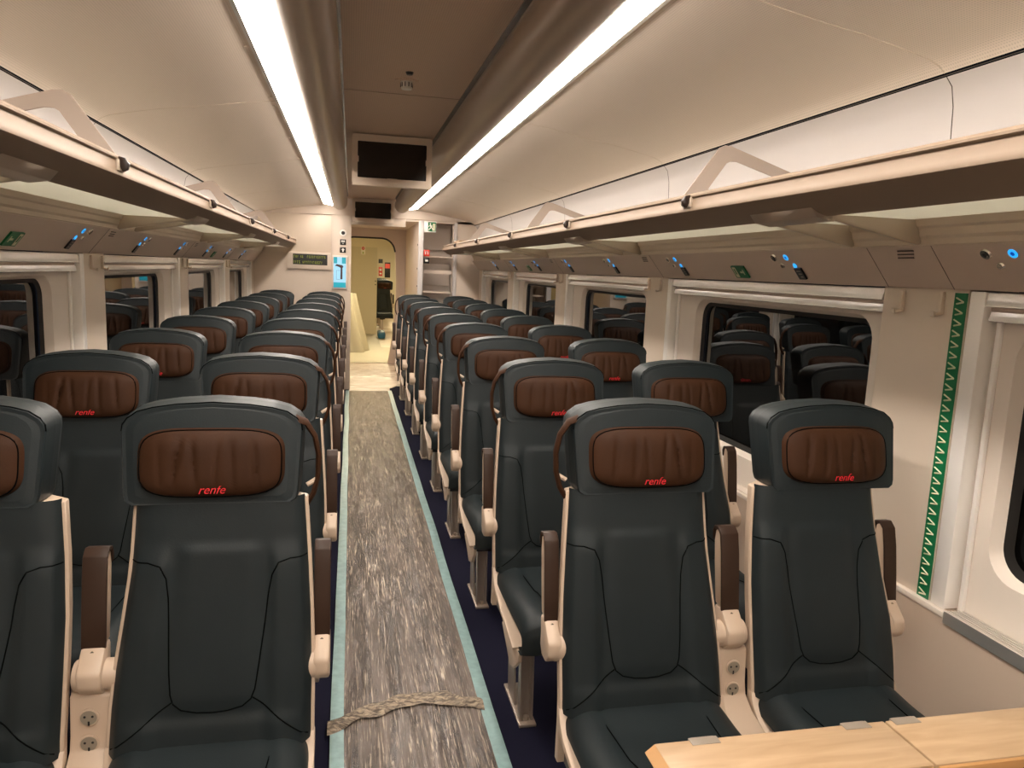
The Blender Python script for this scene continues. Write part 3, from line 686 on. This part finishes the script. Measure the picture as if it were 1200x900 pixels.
def make_seat(kind, s):
    root = thing('train_seat', '', 'seat')
    xi, xo = seat_edges(kind)
    def surf(x, z):     # leather front of the backrest
        a, b = xi(z), xo(z); u = (x-a)/(b-a)*2-1
        e = max(0, 1-abs(u)**6)**.5
        y = yb(z)-.030*e
        side_b = .010*(ss(.5, .66, abs(u))*(1-ss(.9, 1, abs(u))))*(1-ss(.83, .90, z))
        mid = .0065*(1-ss(.30, .56, abs(u)))*ss(.50, .56, z)*(1-ss(.868, .892, z))
        low = .006*(1-ss(.49, .52, z))
        return y-side_b-mid-low*(1-abs(u)**4)
    nu, nv = 60, 70
    g = MB()
    def fr(u, v):
        z = .435+v*(.985-.435); a, b = xi(z), xo(z); uu = math.sin((u-.5)*math.pi)*.5+.5; x = a+(b-a)*uu
        return (x, surf(x, z), z)
    g.grid(fr, nu, nv)
    bo = []
    g.prism([(-.0, 0), (.001, 0), (.001, .001)], 'x', 0, .001) if False else None
    g.flip(s).build('backrest', 'leather', root, angle=60)
    # stitching
    def U(u, z): a, b = xi(z), xo(z); return a+(b-a)*(u+1)/2
    st = MB()
    paths = []
    for sg in (-1, 1):
        pl = [(.99, .850), (.80, .850), (.66, .842), (.585, .815), (.54, .77), (.50, .70), (.455, .62), (.42, .565), (.385, .545), (.30, .530), (.15, .522), (0, .520)]
        paths.append([(sg*u, z) for u, z in pl]); paths.append([(sg*.40, .548), (sg*.60, .515), (sg*.97, .450)])
    for pl in paths:
        pp = []
        for i in range(len(pl)-1):
            for k in range(5):
                t = k/5; u = pl[i][0]*(1-t)+pl[i+1][0]*t; z = pl[i][1]*(1-t)+pl[i+1][1]*t; x = U(u, z); pp.append((x, surf(x, z)-.0002, z))
        x = U(*pl[-1]); pp.append((x, surf(x, pl[-1][1])-.0002, pl[-1][1]))
        st.tube(pp, .0016, 5)
    st.flip(s).build('stitching', 'stitch', root)
    # beige rear shell with thin edges showing each side of the leather
    sh = MB(); rings = []
    for i in range(13):
        z = .30+i*(.978-.30)/12; zz = max(.44, z); a, b = xi(zz)-.007, xo(zz)+.007
        y0 = yb(zz)-.003; y1 = yb(zz)+.075-.02*max(0, (z-.8)/.2)
        rings.append([(a, y0, z), (b, y0, z), (b, y0+.024, z), (b-.05, y1, z), (a+.05, y1, z), (a, y0+.024, z)])
    sh.v = [v for r in rings for v in r]
    for i in range(12):
        for k in range(6): sh.f.append((i*6+k, i*6+(k+1) % 6, (i+1)*6+(k+1) % 6, (i+1)*6+k))
    sh.f += [tuple(range(5, -1, -1)), tuple(range(72, 78))]
    sh.flip(s).build('back_shell', 'shell', root, bevel=.002, seg=1)
    # cushion
    a, b = xi(.44), xo(.44); lx0 = -.15 if kind == 'aisle' else -.06
    def cu(u, v):
        uu = math.sin((u-.5)*math.pi)*.5+.5; x = a+.003+(b-a-.006)*uu; un = uu*2-1
        # v runs over the profile: back-bottom, up, along the top, round the nose, to the front bottom
        path = [(-.150, .37), (-.165, .452), (-.30, .447), (-.45, .455), (-.56, .460), (-.608, .450), (-.634, .428), (-.642, .390), (-.630, .342), (-.56, .328)]
        t = v*(len(path)-1); i = min(int(t), len(path)-2); t -= i
        p0 = path[max(i-1, 0)]; p1 = path[i]; p2 = path[i+1]; p3 = path[min(i+2, len(path)-1)]
        def cr_(a0, a1, a2, a3): return .5*((2*a1)+(-a0+a2)*t+(2*a0-5*a1+4*a2-a3)*t*t+(-a0+3*a1-3*a2+a3)*t**3)
        y = cr_(p0[0], p1[0], p2[0], p3[0]); z = cr_(p0[1], p1[1], p2[1], p3[1])
        e = max(0, 1-abs(un)**5)**.5
        z2 = .360+(z-.360)*(.40+.60*e) if z > .36 else z
        if z > .43: z2 += .010*ss(.55, .75, abs(un))*e
        y2 = y if y > -.6 else -.6+(y+.6)*(.3+.7*e)
        return (x, y2, z2)
    MB().grid(cu, 40, 54).flip(s).build('seat_cushion', 'leather', root, angle=60)
    st = MB()
    def top(x, y): 
        un = (x-a)/(b-a)*2-1; e = max(0, 1-abs(un)**5)**.5; z = .449+(-.30-y)*.02+(.008 if y < -.40 else .0); return .385+(z-.385)*(.35+.65*e)+.010*ss(.55, .75, abs(un))*e
    for sg in (-1, 1):
        pp = []
        for k in range(12):
            y = -.23-.36*k/11; x = (a+b)/2+sg*(b-a)/2*(.62-.12*k/11); pp.append((x, y, top(x, y)+.0005))
        st.tube(pp, .0016, 5)
    pp = []
    for k in range(11): x = (a+b)/2+(b-a)/2*(-.62+1.24*k/10); pp.append((x, -.23, top(x, -.23)+.0005))
    st.tube(pp, .0016, 5)
    st.flip(s).build('stitching', 'stitch', root)
    # pan under the cushion with a raised flange
    pan = MB().prism([(-.150, .445), (-.172, .445), (-.184, .418), (-.215, .392), (-.34, .360), (-.47, .342), (-.54, .328), (-.535, .318), (-.47, .329), (-.34, .345), (-.212, .372), (-.168, .395)], 'x', a-.009, b+.009)
    pan.flip(s).build('seat_pan', 'shell', root, bevel=.003)
    MB().prism([(-.14, .300), (-.54, .300), (-.56, .325), (-.20, .38), (-.14, .38)], 'x', lx0-.06, lx0+.06).flip(s).build('support_beam', 'black', root)
    MB().prism([(-.30, .30), (-.575, .325), (-.565, .29), (-.50, .235), (-.45, .222), (-.40, .25)], 'x', a+.004, a+.018).flip(s).build('side_bracket', 'shell', root, bevel=.003)
    # headrest
    hw = .193
    out = [(-hw+.020, .972), (-hw+.006, .980), (-hw+.002, .995), (-hw-.003, 1.08), (-hw-.006, 1.135), (-hw-.004, 1.150), (-hw+.006, 1.165), (-hw+.028, 1.181), (-hw+.062, 1.191), (-.08, 1.199), (0, 1.2040)]
    out = out+[(-x, z) for x, z in reversed(out[:-1])]
    def hy(z): return -.088+(z-.975)*.22
    hm = MB(); cxh = .0; czh = 1.09
    layers = [(-.014, .93), (-.0155, .968), (-.010, .982), (.002, .988), (.030, 1.0), (.060, 1.0), (.080, .985), (.090, .94), (.092, .5)]
    rings = []
    for dy, sc in layers:
        ring = []
        for x, z in out:
            px = x*sc if sc > .89 else x*sc; pz = czh+(z-czh)*(1-(1-sc)*(1.9 if z > czh else .6) if sc > .89 else sc)
            top_roll = -.012*max(0, (pz-1.15)/.05) if False else 0
            ring.append((px, hy(pz)+dy+ (.014*abs(px/hw)**3), pz))
        rings.append(ring)
    for i in range(len(rings)-1): hm.ring(rings[i], rings[i+1])
    hm.add([(0, hy(czh)-.016, czh)], [])
    n_ = len(out)
    ctr_rows = [[(x*sc, hy(czh+(z-czh)*sc)-.015+.014*abs(x*sc/hw)**3, czh+(z-czh)*sc) for x, z in out] for sc in (.1, .4, .65, .85)]
    for i in range(3): hm.ring(ctr_rows[i], ctr_rows[i+1])
    hm.ring(ctr_rows[3], rings[0]); hm.fill(ctr_rows[0])
    hm.fill(rings[-1])
    hm.v = [v for v in hm.v]
    ho = hm.flip(s).build('headrest', 'leather', root, angle=50)
    pp = []
    for x, z in out[4:-4]:
        z2 = czh+(z-czh)*(1-(1-.978)*1.9); pp.append((x*.978, hy(z2)-.0125+.014*abs(x*.978/hw)**3, z2))
    MB().tube(pp, .0018, 5).flip(s).build('seam', 'stitch', ho)
    # pillow
    def pil(r, th):
        c_, s_ = math.cos(th), math.sin(th); k = (abs(c_)**4+abs(s_)**4)**-.25
        x = .158*r*c_*k; z = 1.068+.076*r*s_*k
        h = .034*max(0, 1-r**3.2)**.5
        for x0_, sl_, dp in ((-.095, .10, .0045), (-.045, .06, .003), (-.012, -.05, .002), (.035, .10, .0035), (.072, -.16, .0055), (.108, .05, .002)):
            h -= dp*math.exp(-((x-x0_-sl_*(z-1.068))/.0055)**2)*(1-r**4)*(.55+.45*math.sin((z-1.0)*22))*1.8
        return (x, hy(z)-.012-h+.010*abs(x/hw)**3, z)
    pm = MB(); NR, NT = 26, 96; pm.v = [pil(0, 0)]
    for i in range(1, NR+1):
        for k in range(NT): pm.v.append(pil(i/NR, 2*math.pi*k/NT))
    pm.f = [(0, 1+k, 1+(k+1) % NT) for k in range(NT)]
    for i in range(1, NR):
        for k in range(NT): pm.f.append((1+(i-1)*NT+k, 1+i*NT+k, 1+i*NT+(k+1) % NT, 1+(i-1)*NT+(k+1) % NT))
    po = pm.flip(s).build('head_pillow', 'pillow', root, angle=60)
    MB().tube([tuple(Vector(pil(.955, 2*math.pi*k/60))+Vector((0, -.0005, 0))) for k in range(61)], .0016, 5).flip(s).build('piping', 'stitch', po)
    lg = text_mesh('renfe', .027, 'red', 'lettering', po, (0.004, pil(.62, -math.pi/2)[1]-.0012, 1.014), (math.radians(90-10), 0, 0), shear=.35)
    lg['label'] = 'red lettering'
    # armrests (folded up)
    def arm(x, hwid, name='armrest'):
        # x: centre; local; banana profile in y-z, brown pad wraps the front and top
        ar = MB(); A = MB()
        def prof(tab): return [(yb(z)+dy, z) for dy, z in tab]
        core = prof([(.026, .655), (.024, .72), (.022, .80), (.024, .848), (.034, .856), (.050, .852), (.060, .82), (.062, .76), (.062, .70), (.060, .655)])
        padp = prof([(.018, .648), (.014, .72), (.012, .80), (.015, .850), (.030, .866), (.054, .862), (.066, .845), (.064, .82), (.052, .853), (.034, .857), (.023, .846), (.021, .80), (.023, .72), (.026, .648)])
        A.prism(core, 'x', x-hwid+.003, x+hwid-.003); ar.prism(padp, 'x', x-hwid, x+hwid)
        co = A.flip(s).build(name, 'shell', root, bevel=.004)
        ar.flip(s).build('arm_pad', 'armpad', co, bevel=.003)
        kn = MB().prism([(yb(.655)+.018, .654), (yb(.655)+.060, .654), (-.075, .61), (-.075, .575), (-.095, .550), (-.130, .550), (-.155, .575), (-.155, .61)], 'x', x-hwid, x+hwid)
        kn.flip(s).build('hinge', 'shell', co, bevel=.008)
        MB().cyl((x, yb(.645)+.020, .643), (x, yb(.645)+.010, .643), .0045, 10).flip(s).build('screw', 'chrome', co)
    if kind == 'aisle':
        arm(-.243, .019)
        MB().cyl((-.240, -.115, .588), (-.195, -.115, .588), .040, 28).flip(s).build('arm_pivot', 'shell', root, bevel=.004)
        arm(.252, .026)
        MB().cyl((.190, -.112, .590), (.290, -.112, .590), .034, 28).flip(s).build('arm_pivot', 'shell', root, bevel=.004)
        MB().cyl((.226, -.112, .590), (.276, -.112, .590), .040, 28).flip(s).build('arm_pivot', 'shell', root, bevel=.006)
        con = [(-.05, .572), (-.110, .562), (-.134, .550), (-.142, .46), (-.150, .430), (-.185, .405), (-.26, .385), (-.46, .360), (-.60, .344), (-.60, .318), (-.25, .300), (-.05, .300)]
        MB().prism(con, 'x', .213, .297).flip(s).build('console', 'shell', root, bevel=.005)
        for z in (.505, .446):
            c0 = Vector((.256, -.137-(.55-z)*.09, z))
            so = MB().cyl(c0, c0+Vector((0, -.004, 0)), .0205, 24).flip(s).build('power_socket', 'shell', root, bevel=.0015)
            MB().cyl(c0+Vector((0, -.0035, 0)), c0+Vector((0, -.0046, 0)), .0172, 20).flip(s).build('socket_recess', 'socket', so)
            hp = MB()
            for dx, dz in ((-.008, .003), (.008, .003)): hp.cyl(c0+Vector((dx, -.0046, dz)), c0+Vector((dx, -.0054, dz)), .0028, 8)
            hp.box(tuple(c0+Vector((-.002, -.0054, -.018))), tuple(c0+Vector((.002, -.0044, -.008))))
            hp.flip(s).build('socket_hole', 'black', so)
        # grab handle
        loop = [(-.178, -.040, 1.160), (-.202, -.034, 1.150), (-.222, -.028, 1.115), (-.231, -.028, 1.070), (-.230, -.034, 1.020), (-.220, -.042, .980), (-.205, -.052, .955), (-.192, -.056, .945)]
        gh = MB().tube(loop, .0145, 8, flat=.45, up=(1, 0, 0)).flip(s).build('grab_handle', 'pillow', root, angle=50)
        MB().tube([(-.205, -.045, 1.0), (-.226, -.038, 1.012)], .006, 8).flip(s).build('handle_stay', 'shell', gh)
        lx = -.150
    else:
        arm(.205, .019)
        MB().cyl((.165, -.115, .588), (.226, -.115, .588), .038, 24).flip(s).build('arm_pivot', 'shell', root, bevel=.004)
        lx = -.06
    # pedestal leg
    lg_ = MB().box((lx-.030, -.475, .0), (lx+.030, -.215, .012)).build
    base = MB().box((lx-.030, -.478, 0), (lx+.030, -.215, .012)).flip(s).build('leg', 'steel', root, bevel=.003)
    MB().prism([(-.455, .012), (-.425, .012), (-.395, .30), (-.435, .30)], 'x', lx-.024, lx-.016).prism([(-.455, .012), (-.425, .012), (-.395, .30), (-.435, .30)], 'x', lx+.014, lx+.022).prism([(-.430, .012), (-.424, .012), (-.394, .30), (-.400, .30)], 'x', lx-.022, lx+.020).flip(s).build('upright', 'steel', base)
    MB().prism([(-.36, .012), (-.25, .012), (-.22, .30), (-.39, .30), (-.33, .16)], 'x', lx-.022, lx-.016).flip(s).build('brace', 'steel', base)
    MB().box((lx-.034, -.45, .286), (lx+.034, -.17, .312)).flip(s).build('crossbeam', 'black', base, bevel=.003)
    MB().cyl((lx, -.448, .012), (lx, -.448, .026), .010, 8).flip(s).build('bolt', 'steel', base)
    return root
def copy_tree(o, parent=None):
    c = o.copy(); C.objects.link(c)
    if parent: c.parent = parent
    for ch_ in o.children: copy_tree(ch_, c)
    return c
look = ['front row', 'second row back', 'third row back', 'fourth row back', 'fifth row back', 'sixth row back', 'seventh row back', 'eighth row back', 'last row']
for kind, xc in (('aisle', .525), ('window', 1.065)):
    for s in (1, -1):
        proto = make_seat(kind, s)
        for k in range(9):
            o = proto if k == 0 else copy_tree(proto)
            o.location = (s*xc, Y1+P*k, 0)
            o['label'] = 'dark green leather seat, brown pillow, in the %s %s column, %s' % (side[s], kind, look[k])
            o['group'] = 'train seats facing the camera'
        if kind == 'window' and s == 1:
            for k in range(4):     # seats glimpsed in the next car
                o = copy_tree(proto); o.location = (.56, 18.2+.9*k, 0)
                o['label'] = 'far dark seat in the next car seen through the doorway, %s of its row' % ('nearest', 'second', 'third', 'farthest')[k]
                o['group'] = 'seats in the next car'

# ------------------------------------------------------------------ folding table
tb = thing('folding_table', 'pale birch folding table with two closed leaves in front of right seats', 'table', (.80, 1.0, 0))
def TB(mb, name, m, par=tb, bevel=0, seg=2):
    mb.v = [(v[0]-.80, v[1]-1.0, v[2]) for v in mb.v]; return mb.build(name, m, par, bevel=bevel, seg=seg)
TB(MB().box((.312, .90, .672), (1.30, 1.100, .694)), 'base_board', 'wood', bevel=.003)
for (x0, x1, nm) in ((.300, .757, 'left'), (.761, 1.318, 'right')):
    lf = TB(MB().box((x0, .976, .699), (x1, 1.104, .720)), 'leaf', 'wood', bevel=.0025)
    TB(MB().box((x0+.004, .969, .700), (x1-.003, .978, .717)), 'edge_band', 'orange', par=lf, bevel=.001)
TB(MB().prism([(.300, .700), (.286, .700), (.283, .706), (.300, .7195)], 'y', .972, 1.102), 'edge_band', 'orange')
for x in (.392, .695, .800):
    TB(MB().box((x-.027, 1.088, .716), (x+.027, 1.108, .7212)).box((x-.022, 1.104, .690), (x+.022, 1.109, .721)), 'hinge', 'hinge', bevel=.001)
TB(MB().box((.74, .95, .012), (.80, 1.05, .672)).box((.66, .93, 0), (.88, 1.07, .012)), 'pedestal', 'steel', bevel=.003)
TB(MB().box((.35, .94, .655), (1.325, .97, .672)), 'support_rail', 'steel', bevel=.002)
